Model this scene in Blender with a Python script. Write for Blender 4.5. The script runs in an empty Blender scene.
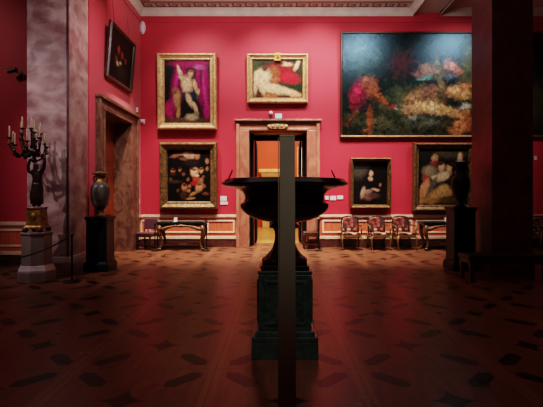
import bpy, bmesh, math, random
from mathutils import Vector, Matrix, noise
random.seed(7)
C = bpy.context.scene.collection
PI = math.pi
R = math.radians

# ------------------------------------------------------------------ measure
F, VX, VY, EYE = 420.0, 277.0, 195.0, 1.5      # focal length (px), horizon crossing, eye height
D = 12.115                                      # depth of the back wall
def X(px, d=D): return (px - VX) * d / F
def Z(py, d=D): return EYE + (VY - py) * d / F

# ------------------------------------------------------------------ helpers
def lin(h):
    h = h.lstrip('#')
    out = []
    for i in (0, 2, 4):
        c = int(h[i:i+2], 16) / 255
        out.append(c / 12.92 if c <= .04045 else ((c + .055) / 1.055) ** 2.4)
    return tuple(out)

class MB:
    def __init__(s): s.bm = bmesh.new()
    def face(s, vs):
        try: return s.bm.faces.new(vs)
        except ValueError: return None
    def box(s, x0, x1, y0, y1, z0, z1, M=None):
        v = [s.bm.verts.new((x, y, z)) for x in (x0, x1) for y in (y0, y1) for z in (z0, z1)]
        for f in ((0,1,3,2), (4,6,7,5), (0,4,5,1), (2,3,7,6), (0,2,6,4), (1,5,7,3)):
            s.face([v[i] for i in f])
        if M is not None:
            for q in v: q.co = M @ q.co
        return s
    def frust(s, cx, cy, z0, z1, a0, b0, a1, b1):
        """tapered block: half sizes a (x), b (y) at bottom and top"""
        lo = [s.bm.verts.new((cx+i*a0, cy+j*b0, z0)) for i, j in ((-1,-1),(1,-1),(1,1),(-1,1))]
        hi = [s.bm.verts.new((cx+i*a1, cy+j*b1, z1)) for i, j in ((-1,-1),(1,-1),(1,1),(-1,1))]
        s.face(lo[::-1]); s.face(hi)
        for k in range(4): s.face([lo[k], lo[(k+1)%4], hi[(k+1)%4], hi[k]])
        return s
    def lathe(s, prof, cx=0, cy=0, seg=32, rot=0, M=None):
        rings = []; vs = []
        for r, z in prof:
            ring = []
            if r < 1e-5:
                ring = [s.bm.verts.new((cx, cy, z))]
            else:
                for k in range(seg):
                    a = rot + 2*PI*k/seg
                    ring.append(s.bm.verts.new((cx+r*math.cos(a), cy+r*math.sin(a), z)))
            rings.append(ring); vs += ring
        for a, b in zip(rings, rings[1:]):
            n = max(len(a), len(b))
            for k in range(n):
                k2 = (k+1) % n
                if len(a) == 1 and len(b) == 1: continue
                if len(a) == 1: s.face([a[0], b[k2], b[k]])
                elif len(b) == 1: s.face([a[k], a[k2], b[0]])
                else: s.face([a[k], a[k2], b[k2], b[k]])
        if len(rings[0]) > 1: s.face(rings[0][::-1])
        if len(rings[-1]) > 1: s.face(rings[-1])
        if M is not None:
            for q in vs: q.co = M @ q.co
        return s
    def tube(s, pts, rad, seg=8):
        pts = [Vector(p) for p in pts]
        n = len(pts)
        if not isinstance(rad, (list, tuple)): rad = [rad]*n
        rings = []
        up = None
        for i, p in enumerate(pts):
            t = (pts[min(i+1, n-1)] - pts[max(i-1, 0)]).normalized()
            if up is None:
                up = Vector((0,0,1)) if abs(t.z) < .9 else Vector((1,0,0))
            sx = t.cross(up)
            if sx.length < 1e-4: sx = t.cross(Vector((0,1,0)))
            sx.normalize(); sy = sx.cross(t).normalized(); up = sy
            rings.append([s.bm.verts.new(p + rad[i]*(math.cos(2*PI*k/seg)*sx + math.sin(2*PI*k/seg)*sy)) for k in range(seg)])
        for a, b in zip(rings, rings[1:]):
            for k in range(seg): s.face([a[k], a[(k+1)%seg], b[(k+1)%seg], b[k]])
        s.face(rings[0][::-1]); s.face(rings[-1])
        return s
    def ball(s, c, rx, ry=None, rz=None, u=16, v=10, M=None):
        ry = ry or rx; rz = rz or rx
        T = Matrix.Translation(c) @ (M.to_4x4() if M is not None else Matrix()) @ Matrix.Diagonal((rx, ry, rz, 1))
        bmesh.ops.create_uvsphere(s.bm, u_segments=u, v_segments=v, radius=1, matrix=T)
        return s
    def prism(s, poly, z0, z1):
        lo = [s.bm.verts.new((x, y, z0)) for x, y in poly]; hi = [s.bm.verts.new((x, y, z1)) for x, y in poly]
        s.face(lo[::-1]); s.face(hi)
        n = len(poly)
        for k in range(n): s.face([lo[k], lo[(k+1)%n], hi[(k+1)%n], hi[k]])
        return s
    def rail(s, w, h, prof):
        """rectangular moulding: prof = (inset from the outer edge, forward), lying in x/z, front is -y; x centred, z from 0"""
        loops = []
        for ins, fw in prof:
            a, b, c, d = -w/2+ins, w/2-ins, ins, h-ins
            loops.append([s.bm.verts.new((x, -fw, z)) for x, z in ((a,c),(b,c),(b,d),(a,d))])
        for p, q in zip(loops, loops[1:]):
            for k in range(4): s.face([p[k], p[(k+1)%4], q[(k+1)%4], q[k]])
        return s
    def build(s, name, m, parent=None, smooth=False, bevel=0, sub=0):
        bmesh.ops.recalc_face_normals(s.bm, faces=s.bm.faces[:])
        me = bpy.data.meshes.new(name); s.bm.to_mesh(me); s.bm.free()
        me.materials.append(m)
        if smooth:
            me.polygons.foreach_set('use_smooth', [True]*len(me.polygons))
        o = bpy.data.objects.new(name, me); C.objects.link(o)
        if parent: o.parent = parent
        if smooth == 'auto':
            try: me.set_sharp_from_angle(angle=R(38))
            except Exception: pass
        if bevel:
            b = o.modifiers.new('bevel', 'BEVEL'); b.width = bevel; b.segments = 2; b.limit_method = 'ANGLE'
        if sub:
            q = o.modifiers.new('sub', 'SUBSURF'); q.levels = q.render_levels = sub
        return o

def empty(name, loc=(0,0,0), rot=(0,0,0), label=None, cat=None, group=None, kind=None):
    o = bpy.data.objects.new(name, None); C.objects.link(o)
    o.location = loc; o.rotation_euler = rot; o.empty_display_size = .1
    return tag(o, label, cat, group, kind)
def tag(o, label=None, cat=None, group=None, kind=None):
    if label: o['label'] = label
    if cat: o['category'] = cat
    if group: o['group'] = group
    if kind: o['kind'] = kind
    return o
def struct(o, label, cat): return tag(o, label, cat, None, 'structure')
def dup(root, loc, rot, label, group=None):
    r = root.copy(); C.objects.link(r); r.location = loc; r.rotation_euler = rot; r['label'] = label
    if group: r['group'] = group
    for ch in list(root.children):
        c = ch.copy(); C.objects.link(c); c.parent = r
        for g in list(ch.children):
            e = g.copy(); C.objects.link(e); e.parent = c
    return r

# ------------------------------------------------------------------ materials
def mat(name, col, rough=.5, metal=0, spec=.5, var=None, scale=8, bump=0, bscale=60, stretch=(1,1,1), coat=0, emit=None, estr=0, detail=4, dist=0, lo=.35, hi=.65, sheen=0):
    m = bpy.data.materials.new(name); m.use_nodes = True
    nt = m.node_tree; N = nt.nodes; L = nt.links; b = N['Principled BSDF']
    c = lin(col)
    b.inputs['Base Color'].default_value = (*c, 1)
    b.inputs['Roughness'].default_value = rough; b.inputs['Metallic'].default_value = metal
    b.inputs['Specular IOR Level'].default_value = spec
    b.inputs['Coat Weight'].default_value = coat; b.inputs['Coat Roughness'].default_value = .15
    if sheen: b.inputs['Sheen Weight'].default_value = sheen
    if emit:
        b.inputs['Emission Color'].default_value = (*lin(emit), 1); b.inputs['Emission Strength'].default_value = estr
    tc = N.new('ShaderNodeTexCoord'); mp = N.new('ShaderNodeMapping'); mp.inputs['Scale'].default_value = stretch
    L.new(tc.outputs['Object'], mp.inputs['Vector'])
    if var:
        n = N.new('ShaderNodeTexNoise'); n.inputs['Scale'].default_value = scale; n.inputs['Detail'].default_value = detail
        n.inputs['Distortion'].default_value = dist
        r = N.new('ShaderNodeValToRGB'); r.color_ramp.elements[0].position = lo; r.color_ramp.elements[1].position = hi
        r.color_ramp.elements[0].color = (*c, 1); r.color_ramp.elements[1].color = (*lin(var), 1)
        L.new(mp.outputs['Vector'], n.inputs['Vector']); L.new(n.outputs['Fac'], r.inputs['Fac']); L.new(r.outputs['Color'], b.inputs['Base Color'])
    if bump:
        n2 = N.new('ShaderNodeTexNoise'); n2.inputs['Scale'].default_value = bscale; n2.inputs['Detail'].default_value = 3
        bp = N.new('ShaderNodeBump'); bp.inputs['Strength'].default_value = bump; bp.inputs['Distance'].default_value = .02
        L.new(mp.outputs['Vector'], n2.inputs['Vector']); L.new(n2.outputs['Fac'], bp.inputs['Height']); L.new(bp.outputs['Normal'], b.inputs['Normal'])
    return m

def M_(nt, op, a, b=None, clamp=False):
    n = nt.nodes.new('ShaderNodeMath'); n.operation = op; n.use_clamp = clamp
    for i, v in enumerate((a, b)):
        if v is None: continue
        if isinstance(v, (int, float)): n.inputs[i].default_value = v
        else: nt.links.new(v, n.inputs[i])
    return n.outputs[0]

def mat_floor():
    m = mat('parquet', '#6b4630', rough=.3, spec=.24)
    nt = m.node_tree; N = nt.nodes; L = nt.links; b = N['Principled BSDF']
    tc = N.new('ShaderNodeTexCoord'); sp = N.new('ShaderNodeSeparateXYZ'); L.new(tc.outputs['Object'], sp.inputs[0])
    PX, PY = 1.21, 1.13
    def cell(o, off, per):
        t = M_(nt, 'DIVIDE', M_(nt, 'SUBTRACT', o, off), per)
        fr = M_(nt, 'SUBTRACT', M_(nt, 'FRACT', M_(nt, 'ADD', t, 100.5)), .5)
        return M_(nt, 'ABSOLUTE', M_(nt, 'MULTIPLY', fr, per))
    a = cell(sp.outputs['X'], .08, PX); c = cell(sp.outputs['Y'], 4.19, PY)
    da = M_(nt, 'SUBTRACT', a, .37); dc = M_(nt, 'SUBTRACT', c, .355)
    s = M_(nt, 'ABSOLUTE', M_(nt, 'MULTIPLY', M_(nt, 'ADD', da, dc), .7071))
    t = M_(nt, 'ABSOLUTE', M_(nt, 'MULTIPLY', M_(nt, 'SUBTRACT', da, dc), .7071))
    hexa = M_(nt, 'MULTIPLY', M_(nt, 'LESS_THAN', t, .066), M_(nt, 'LESS_THAN', M_(nt, 'ADD', s, M_(nt, 'MULTIPLY', t, .9)), .185))
    star = M_(nt, 'LESS_THAN', M_(nt, 'ADD', M_(nt, 'POWER', a, .55), M_(nt, 'POWER', c, .55)), .42)
    dark = M_(nt, 'MAXIMUM', hexa, star)
    # panel border strips: paler bands and fine seams
    ea = M_(nt, 'SUBTRACT', PX/2, a); ec = M_(nt, 'SUBTRACT', PY/2, c)
    edge = M_(nt, 'MINIMUM', ea, ec)
    seam = M_(nt, 'LESS_THAN', edge, .004)
    band = M_(nt, 'LESS_THAN', ea, .055)
    nz = N.new('ShaderNodeTexNoise'); nz.inputs['Scale'].default_value = 3; nz.inputs['Detail'].default_value = 6
    mp = N.new('ShaderNodeMapping'); mp.inputs['Scale'].default_value = (6, 1, 1)
    L.new(tc.outputs['Object'], mp.inputs[0]); L.new(mp.outputs[0], nz.inputs['Vector'])
    r = N.new('ShaderNodeValToRGB')
    r.color_ramp.elements[0].position = .3; r.color_ramp.elements[0].color = (*lin('#67402e'), 1)
    r.color_ramp.elements[1].position = .7; r.color_ramp.elements[1].color = (*lin('#7d4f38'), 1)
    L.new(nz.outputs['Fac'], r.inputs['Fac'])
    def mix(f, A, B):
        n = N.new('ShaderNodeMix'); n.data_type = 'RGBA'
        L.new(f, n.inputs['Factor'])
        for k, v in ((6, A), (7, B)):
            if isinstance(v, str): n.inputs[k].default_value = (*lin(v), 1)
            else: L.new(v, n.inputs[k])
        return n.outputs[2]
    col = mix(M_(nt, 'MULTIPLY', band, .35), r.outputs['Color'], '#9c684a')
    col = mix(M_(nt, 'MULTIPLY', dark, .95), col, '#170c0a')
    col = mix(M_(nt, 'MULTIPLY', seam, .6), col, '#2a1a12')
    L.new(col, b.inputs['Base Color'])
    n3 = N.new('ShaderNodeTexNoise'); n3.inputs['Scale'].default_value = 2.5; n3.inputs['Detail'].default_value = 5
    L.new(tc.outputs['Object'], n3.inputs['Vector'])
    L.new(M_(nt, 'ADD', M_(nt, 'MULTIPLY', n3.outputs['Fac'], .16), .22), b.inputs['Roughness'])
    bp = N.new('ShaderNodeBump'); bp.inputs['Strength'].default_value = .04; bp.inputs['Distance'].default_value = .01
    L.new(n3.outputs['Fac'], bp.inputs['Height']); L.new(bp.outputs['Normal'], b.inputs['Normal'])
    return m

def mat_redwall():
    m = mat('red_fabric', '#c2263f', rough=.6, spec=.4, bump=.15, bscale=180, sheen=.2)
    nt = m.node_tree; N = nt.nodes; L = nt.links; b = N['Principled BSDF']
    tc = N.new('ShaderNodeTexCoord'); sp = N.new('ShaderNodeSeparateXYZ'); L.new(tc.outputs['Object'], sp.inputs[0])
    q = M_(nt, 'FRACT', M_(nt, 'ADD', M_(nt, 'MULTIPLY', M_(nt, 'ADD', sp.outputs['X'], sp.outputs['Y']), .72), 50.37))
    seam = M_(nt, 'LESS_THAN', M_(nt, 'ABSOLUTE', M_(nt, 'SUBTRACT', q, .5)), .006)
    n = N.new('ShaderNodeTexNoise'); n.inputs['Scale'].default_value = 1.3; L.new(tc.outputs['Object'], n.inputs['Vector'])
    r = N.new('ShaderNodeValToRGB'); r.color_ramp.elements[0].color = (*lin('#ac1b31'), 1); r.color_ramp.elements[1].color = (*lin('#bc263b'), 1)
    L.new(n.outputs['Fac'], r.inputs['Fac'])
    mx = N.new('ShaderNodeMix'); mx.data_type = 'RGBA'
    L.new(M_(nt, 'MULTIPLY', seam, .35), mx.inputs['Factor']); L.new(r.outputs['Color'], mx.inputs[6]); mx.inputs[7].default_value = (*lin('#8d1a30'), 1)
    L.new(mx.outputs[2], b.inputs['Base Color'])
    return m

def mat_canvas(name, rough=.4, coat=0.0, tint=None, spec=.4):
    m = mat(name, '#555555', rough=rough, bump=.25, bscale=35, spec=spec)
    nt = m.node_tree; N = nt.nodes; L = nt.links; b = N['Principled BSDF']
    at = N.new('ShaderNodeAttribute'); at.attribute_name = 'paint'
    n = N.new('ShaderNodeTexNoise'); n.inputs['Scale'].default_value = 22; n.inputs['Detail'].default_value = 5; n.inputs['Distortion'].default_value = .8
    tc = N.new('ShaderNodeTexCoord'); L.new(tc.outputs['Object'], n.inputs['Vector'])
    hs = N.new('ShaderNodeHueSaturation')
    L.new(M_(nt, 'ADD', M_(nt, 'MULTIPLY', n.outputs['Fac'], 1.0), .22), hs.inputs['Value'])
    L.new(at.outputs['Color'], hs.inputs['Color']); L.new(hs.outputs['Color'], b.inputs['Base Color'])
    if coat:
        b.inputs['Coat Weight'].default_value = coat; b.inputs['Coat Roughness'].default_value = .28
    if tint:
        b.inputs['Specular Tint'].default_value = (*lin(tint), 1)
    return m

RED = mat_redwall()
FLOOR = mat_floor()
CREAM = mat('cream_paint', '#f4dcc0', rough=.45, var='#e8c8a8', scale=6)
DADO = mat('dado_panel', '#c45a3e', rough=.5, var='#d87250', scale=5, stretch=(6,1,.6))
BASE = mat('dark_skirting', '#3a1f1a', rough=.4, var='#55302a', scale=9)
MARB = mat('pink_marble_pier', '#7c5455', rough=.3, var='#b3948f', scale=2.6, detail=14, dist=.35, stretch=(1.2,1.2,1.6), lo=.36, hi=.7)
MARB_SHADED = mat('shaded_marble_pier', '#4d2423', rough=.4, var='#6b3634', scale=2.2, detail=8, dist=1.4)  # darkened marble: the right pier's backlit shade put into its colour
CASE = mat('door_marble', '#9a5a48', rough=.35, var='#b87c66', scale=4, detail=8, dist=1.2, stretch=(1,1,.6))
CASE2 = mat('brown_door_marble', '#55352a', rough=.35, var='#84604d', scale=5, detail=9, dist=1.5, stretch=(1,1,.7))
WHITE = mat('white_plaster', '#cdbdb4', rough=.6, var='#bfaea6', scale=4)
CEIL = mat('ceiling_paint', '#b9a9a0', rough=.8)
KEY = mat('key_paint', '#7a4f4a', rough=.7)
GOLD = mat('gilt', '#7c5428', rough=.4, metal=.6, var='#b0823f', scale=14, bump=.5, bscale=45)
GOLDP = mat('pale_gilt', '#a67c52', rough=.45, metal=.3, var='#cfa77a', scale=12, bump=.5, bscale=40)
GOLDD = mat('dark_gilt', '#4a3520', rough=.45, metal=.45, var='#86683f', scale=16, bump=.6, bscale=40)
BRONZE = mat('dark_bronze', '#24160f', rough=.4, metal=.6, var='#4a2e1c', scale=9)
BLACKS = mat('black_stone', '#080708', rough=.4, spec=.25, var='#131111', scale=7)
PORPH = mat('dark_porphyry', '#150a0b', rough=.16, var='#271416', scale=26, detail=6)
GREEN = mat('green_marble', '#2a3832', rough=.25, var='#43544a', scale=9, detail=9, dist=1.5)
AGED = mat('aged_gilt', '#24170e', rough=.45, metal=.4, var='#8a683e', scale=34, detail=3, bump=.4, bscale=50)
GREYST = mat('grey_stone', '#85756f', rough=.5, var='#978680', scale=7, detail=6)
GREYST2 = mat('pale_stone', '#bdb0ae', rough=.45, var='#cdc2c0', scale=7)
WOOD = mat('dark_wood', '#2a130d', rough=.35, var='#43210f', scale=6, stretch=(1,1,.15))
DOORW = mat('door_wood', '#6e2a15', rough=.35, var='#883a1e', scale=5, stretch=(4,4,.4))
BLACKW = mat('black_paint', '#0d0a0a', rough=.75, spec=.15)
PURPLE = mat('purple_velvet', '#451226', rough=.7, var='#5a1b33', scale=10, sheen=.3)
METALB = mat('black_metal', '#0b0a0a', rough=.35, metal=.4)
ROPE = mat('dark_cord', '#1a0d0c', rough=.8)
POST = mat('grey_post', '#8f8c7a', rough=.5, var='#979480', scale=3)
POSTL = mat('post_edge', '#9a8f7d', rough=.45)
CANDLE = mat('wax', '#9a8069', rough=.5)
PLATE = mat('white_plate', '#d9cfd3', rough=.5)
PLATET = mat('teal_sign', '#8fc9c2', rough=.4, emit='#a8e6dc', estr=.25)
DARKP = mat('dark_plastic', '#1b1416', rough=.4)
TEALT = mat('dark_teal_stone', '#0f191c', rough=.18, var='#1c2b2e', scale=10)
VASEG = mat('grey_green_stone', '#4d4740', rough=.3, var='#6b6156', scale=8, detail=8)
ORANGE = mat('orange_wall', '#cc4a1c', rough=.6, var='#c24318', scale=2)
YFLOOR = mat('honey_parquet', '#b98a4a', rough=.35, var='#a1733a', scale=5, stretch=(1,5,1))
YSTONE = mat('cream_stone', '#d8b878', rough=.5, var='#c9a565', scale=5)
LINEN = mat('white_linen', '#e6dcd0', rough=.7, emit='#f3e6dc', estr=.9)
LEATH = mat('dark_leather', '#1a0b0a', rough=.45, var='#24100f', scale=12)
def mat_floral():
    m = mat('floral_tapestry', '#5a1a18', rough=.75)
    nt = m.node_tree; N = nt.nodes; L = nt.links; b = N['Principled BSDF']
    tc = N.new('ShaderNodeTexCoord')
    v = N.new('ShaderNodeTexVoronoi'); v.inputs['Scale'].default_value = 13; L.new(tc.outputs['Object'], v.inputs['Vector'])
    r = N.new('ShaderNodeValToRGB'); r.color_ramp.interpolation = 'CONSTANT'
    e = r.color_ramp.elements; e[0].color = (*lin('#2a1012'), 1); e[1].position = .38; e[1].color = (*lin('#8a2c22'), 1)
    for p, c in ((.58, '#c8a68a'), (.72, '#401a18'), (.86, '#a8543c')):
        q = e.new(p); q.color = (*lin(c), 1)
    s = N.new('ShaderNodeSeparateXYZ'); L.new(v.outputs['Color'], s.inputs[0]); L.new(s.outputs[0], r.inputs['Fac'])
    L.new(r.outputs['Color'], b.inputs['Base Color'])
    return m
FLORAL = mat_floral()

# ------------------------------------------------------------------ the room
H = 6.86            # ceiling
LW = -3.935         # left wall plane
DZ = 3.35           # centre doorway height
DL, DR = X(249.3), X(306.8)
LD0, LD1, LDZ = 9.42, 11.16, 3.40   # left doorway

fl = MB().box(-9, 9, -2.5, 13.1, -.2, 0).build('floor', FLOOR); struct(fl, 'polished parquet floor with dark stars and pointed hexagons', 'floor')
w = MB(); w.box(-4.6, DL, D, 13.1, 0, H); w.box(DR, 9, D, 13.1, 0, H); w.box(DL, DR, D, 13.1, DZ, H)
struct(w.build('wall_back', RED), 'red fabric wall hung with paintings around the central doorway', 'wall')
w = MB(); w.box(LW-.7, LW, 8.8, LD0, 0, H); w.box(LW-.7, LW, LD1, D, 0, H); w.box(LW-.7, LW, LD0, LD1, LDZ, H)
struct(w.build('wall_left', RED), 'red side wall with the tall marble door', 'wall')
struct(MB().box(-9, -4.55, 8.9, 9.2, 0, H).build('wall_front_left', RED), 'shadowed red wall left of the marble pier', 'wall')
struct(MB().box(-9.3, -9, -2.5, 9.2, 0, H).build('wall_far_left', RED), 'red wall of the adjoining hall', 'wall')
struct(MB().box(9, 9.3, -2.5, 13.1, 0, H).build('wall_right', RED), 'red wall at the far right', 'wall')
struct(MB().box(-9.3, 9.3, -2.8, -2.5, 0, H).build('wall_rear', RED), 'red wall behind the viewer', 'wall')
struct(MB().box(-9.3, 9.3, -2.8, 13.1, H, H+.2).build('ceiling', CEIL), 'pale ceiling with a key pattern border', 'ceiling')

# piers and the beam from the right pier to the back wall
def pier(name, xo, xi, sgn, m, label):
    root = empty(name, (0,0,0)); struct(root, label, 'pillar')
    # xi inner front corner, xo outer front corner
    a = [(xi, 7.9), (xi + sgn*.06, 8.85), (xo, 8.85), (xo, 7.9)]
    MB().prism(a, .34, H).build('shaft', m, root)
    # inner fillet: a shallow groove strip beside the front corner
    t = .03
    b = [(xi - sgn*t, 7.9-t), (xi + sgn*.06 - sgn*t, 8.85), (xo, 8.85), (xo + sgn*0, 7.9-t)]
    MB().prism(b, .22, .34).build('base_moulding', GREYST2 if m is MARB else m, root, bevel=.015)
    t = .06
    b = [(xi - sgn*t, 7.9-t), (xi + sgn*.06 - sgn*t, 8.85), (xo, 8.85), (xo, 7.9-t)]
    MB().prism(b, 0, .22).build('plinth', m, root, bevel=.01)
    return root
pl = pier('pillar_left', X(27, 7.9), X(69.5, 7.9), -1, MARB, 'pink veined marble pier at the left')
MB().box(X(69.5,7.9)-.045, X(69.5,7.9)-.012, 7.885, 7.905, .34, H).build('groove_shade', BASE, pl)  # dark strip on the face stands for the shade in a groove
pr = pier('pillar_right', X(533, 7.9), X(492, 7.9), 1, MARB_SHADED, 'marble pier at the right, backlit shade put in its colour')
BX0, BX1 = X(413), X(439)
struct(MB().box(BX0, BX1, 7.9, D, H-.12, H).build('trim_1', CEIL), 'ceiling beam joining the right pier to the back wall', 'beam')

def cove(name, pts_in, label):
    """cornice: quarter cove swept along a polyline (x,y) with outward direction n"""
    m = MB()
    prof = [(0,0), (.02,.0), (.025,.03), (.04,.05), (.06,.11), (.10,.16), (.13,.18), (.13,.205), (0,.205)]
    zb = H - .205
    loops = []
    for (x, y, nx, ny) in pts_in:
        loops.append([m.bm.verts.new((x+nx*o, y+ny*o, zb+z)) for o, z in prof])
    for a, b in zip(loops, loops[1:]):
        for k in range(len(prof)-1): m.face([a[k], a[k+1], b[k+1], b[k]])
    m.face(loops[0]); m.face(loops[-1][::-1])
    struct(m.build(name, WHITE), label, 'cornice')
cove('trim_2', [(LW, 8.86, 1, 0), (LW, D, 1, -1), (BX0, D, -1, -1), (BX0, 7.95, -1, 0)], 'white cornice around the ceiling of the bay')
cove('trim_3', [(BX1, 7.95, 1, 0), (BX1, D, 1, -1), (9, D, 0, -1)], 'white cornice beyond the right pier')
# shadow-gap picture rail below the cornice
struct(MB().box(LW, 9, D-.03, D, Z(22.5), Z(21)).box(LW, LW+.03, 8.86, D-.03, Z(22.5), Z(21)).build('trim_4', RED), 'thin red picture rail below the cornice', 'moulding')

# Greek key border on the ceiling
g = MB()
def key_unit(put):
    # meander in a 1 x 1 cell (u along, v across), strips of width .14
    t = .14
    for u0, u1, v0, v1 in ((0,1,.86,1), (0,t,0,.86), (t,.72,0,t), (.58,.72,t,.57), (.30,.58,.43,.57)):
        put(u0, u1, v0, v1)
per = .345
n = int((BX0 - LW - .3)/per)
x0 = LW + .16; span = (BX0 - .16) - x0; per = span/n
KW = .24
for i in range(n):
    def put(u0, u1, v0, v1):
        g.box(x0+(i+u0)*per, x0+(i+u1)*per, D-.19-KW*v1, D-.19-KW*v0, H-.012, H+.01)
    key_unit(put)
for i in range(8):
    def put(u0, u1, v0, v1):
        g.box(LW+.19+KW*v0, LW+.19+KW*v1, D-.5-(i+u1)*per, D-.5-(i+u0)*per, H-.012, H+.01)
    key_unit(put)
g.box(x0, BX0-.16, D-.165, D-.15, H-.012, H+.01); g.box(x0, BX0-.16, D-.50, D-.47, H-.012, H+.01)
struct(g.build('trim_5', KEY), 'dark Greek key border painted along the ceiling', 'border')

# dado panelling
def dado(n, x0, x1, y, panels, base_name, label):
    """panelling on a wall facing -y"""
    f = MB().box(x0, x1, y-.02, y, .23, .87).build('trim_%d' % n, DADO); struct(f, label, 'panelling')
    m = MB()
    m.box(x0, x1, y-.06, y-.02, .865, .935); m.box(x0, x1, y-.045, y-.02, .84, .865)
    m.box(x0, x1, y-.05, y-.02, .235, .315)
    for a, b in panels:
        for q in ((a, b, .735, .78), (a, b, .405, .45), (a, a+.05, .45, .735), (b-.05, b, .45, .735)):
            m.box(q[0], q[1], y-.04, y-.02, q[2], q[3])
    m.build('rail', CREAM, f, bevel=.006)
    b = MB().box(x0, x1, y-.035, y, 0, .23).build(base_name, BASE, bevel=.006); struct(b, 'dark skirting under the ' + label, 'skirting')
OL, OR = X(236.6), X(319.5)
dado(6, LW, OL, D, [(X(140.8), X(147)), (X(149.5), X(205)), (X(207), X(234.8))], 'baseboard_back', 'orange panelling left of the doorway')
dado(7, OR, 9, D, [(X(322), X(343)), (X(346), X(412)), (X(415), X(476)), (X(480), X(540)), (X(543), X(570))], 'baseboard_back_right', 'orange panelling right of the doorway')
dado(8, -9, -4.62, 8.9, [(-8.5, -6.8), (-6.6, -4.7)], 'baseboard_left', 'shadowed panelling beside the left pier')
# side wall dado: short pieces before and after the left door
m = MB(); m.box(LW, LW+.05, 11.75, D-.06, .865, .935); m.box(LW, LW+.04, 11.75, D-.06, .235, .315)
struct(m.build('trim_9', CREAM), 'cream rails on the side wall corner', 'rail')
struct(MB().box(LW, LW+.02, 11.75, D-.06, .32, .86).build('trim_10', DADO), 'narrow orange panel in the corner', 'panelling')

# ------------------------------------------------------------------ centre doorway
d2 = empty('door_1', (0, D, 0)); struct(d2, 'open central doorway in a pink marble casing', 'door')
m = MB()
ow = .38
for xa, xb in ((OL, DL), (DR, OR)):
    m.box(xa, xb, -.07, .0, 0, DZ)
    s = 1 if xa == OL else -1
    e = xa if s > 0 else xb
    m.box(min(e, e+s*.09), max(e, e+s*.09), -.12, -.07, 0, Z(120)-.10)
    e2 = xb if s > 0 else xa
    m.box(min(e2, e2-s*.06), max(e2, e2-s*.06), -.095, -.07, 0, DZ)
m.box(OL, OR, -.07, 0, DZ, Z(120)-.1)
m.box(DL-.06, DR+.06, -.095, -.07, DZ, DZ+.06)
m.build('casing', CASE, d2, bevel=.008)
MB().box(OL-.05, OR+.05, -.17, 0, Z(120)-.06, Z(120)).box(OL-.02, OR+.02, -.13, 0, Z(120)-.10, Z(120)-.06).build('lintel_moulding', CASE2, d2, bevel=.01)
# gilded cartouche: an oblong with rounded ends and scrolls
m = MB()
cx, cz = X(277.5), Z(127)
poly = []
for k in range(24):
    a = 2*PI*k/24
    poly.append((.22*(1 if math.cos(a) > 0 else -1)*min(1, abs(math.cos(a))**.45)*1.0 + .08*math.cos(a), .085*math.sin(a)))
lo = [m.bm.verts.new((cx+x, -.075, cz+z)) for x, z in poly]; hi = [m.bm.verts.new((cx+x*.9, -.14, cz+z*.8)) for x, z in poly]
m.face(lo); m.face(hi[::-1])
for k in range(24): m.face([lo[k], lo[(k+1)%24], hi[(k+1)%24], hi[k]])
for s in (-1, 1):
    m.ball((cx+s*.25, -.13, cz), .045, .03, .05); m.ball((cx+s*.13, -.145, cz), .05, .02, .035)
m.ball((cx, -.145, cz), .05, .025, .05)
m.build('cartouche', GOLDP, d2, smooth='auto')
# dark lining of the passage and the opened door leaves
m = MB()
m.box(DL, DL+.02, .07, .40, 0, DZ); m.box(DR-.02, DR, .07, .40, 0, DZ); m.box(DL, DL+.09, .40, .985, 0, DZ); m.box(DR-.09, DR, .40, .985, 0, DZ)
m.build('jamb_lining', BLACKW, d2)
m = MB(); m.box(DL+.02, DR-.02, .05, .75, DZ-.02, DZ)
for k in range(4): 
    a = DL+.12+k*.38; m.box(a, a+.3, .12, .68, DZ-.035, DZ-.02)
m.build('soffit_panel', GOLD, d2)
MB().box(DL+.02, DR-.02, .80, .985, DZ-.17, DZ).build('transom', BLACKW, d2)
for s, xa in ((-1, DL+.095), (1, DR-.095)):
    a, b = sorted((xa, xa - s*.055))
    lf = MB().box(a, b, .99, 1.85, .02, DZ-.17).build('door_leaf', BLACKW, d2, bevel=.006)
    q = b if s < 0 else a
    pm = MB()
    for z0, z1 in ((.15, .75), (.9, 2.0), (2.15, 3.0)):
        pm.box(min(q, q - s*.012), max(q, q - s*.012), 1.1, 1.74, z0, z1)
    pm.build('panel', BLACKW, lf, bevel=.006)
    MB().tube([(q, 1.74, 1.05), (q - s*.05, 1.74, 1.05), (q - s*.05, 1.64, 1.05)], .012).build('handle', GOLD, lf, smooth=True)

# the bright room beyond
FD = 19.5
struct(MB().box(-5, 5, 13.1, FD, -.2, 0).build('floor_beyond', YFLOOR), 'honey parquet floor of the room beyond the doorway', 'floor')
struct(MB().box(-5, 5, FD, FD+.2, 0, 5.5).build('wall_beyond', ORANGE), 'orange wall of the room beyond the doorway', 'wall')
struct(MB().box(-5.2, -5, 13.1, FD, 0, 5.5).build('wall_beyond_left', ORANGE), 'orange side wall of the room beyond', 'wall')
struct(MB().box(5, 5.2, 13.1, FD, 0, 5.5).build('wall_beyond_right', ORANGE), 'orange far side wall of the room beyond', 'wall')
struct(MB().box(-5.2, 5.2, 13.1, FD+.2, 5.5, 5.7).build('ceiling_beyond', CEIL), 'ceiling of the room beyond the doorway', 'ceiling')
ch = empty('chimneypiece', (-.05, FD, 0), label='cream stone chimneypiece against the orange wall, seen through the doorway', cat='fireplace')
MB().box(-.62, -.30, -.35, 0, 0, 2.35).box(.30, .62, -.35, 0, 0, 2.35).box(-.30, .30, -.35, 0, 1.2, 2.35).build('surround', YSTONE, ch, bevel=.02)
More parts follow.
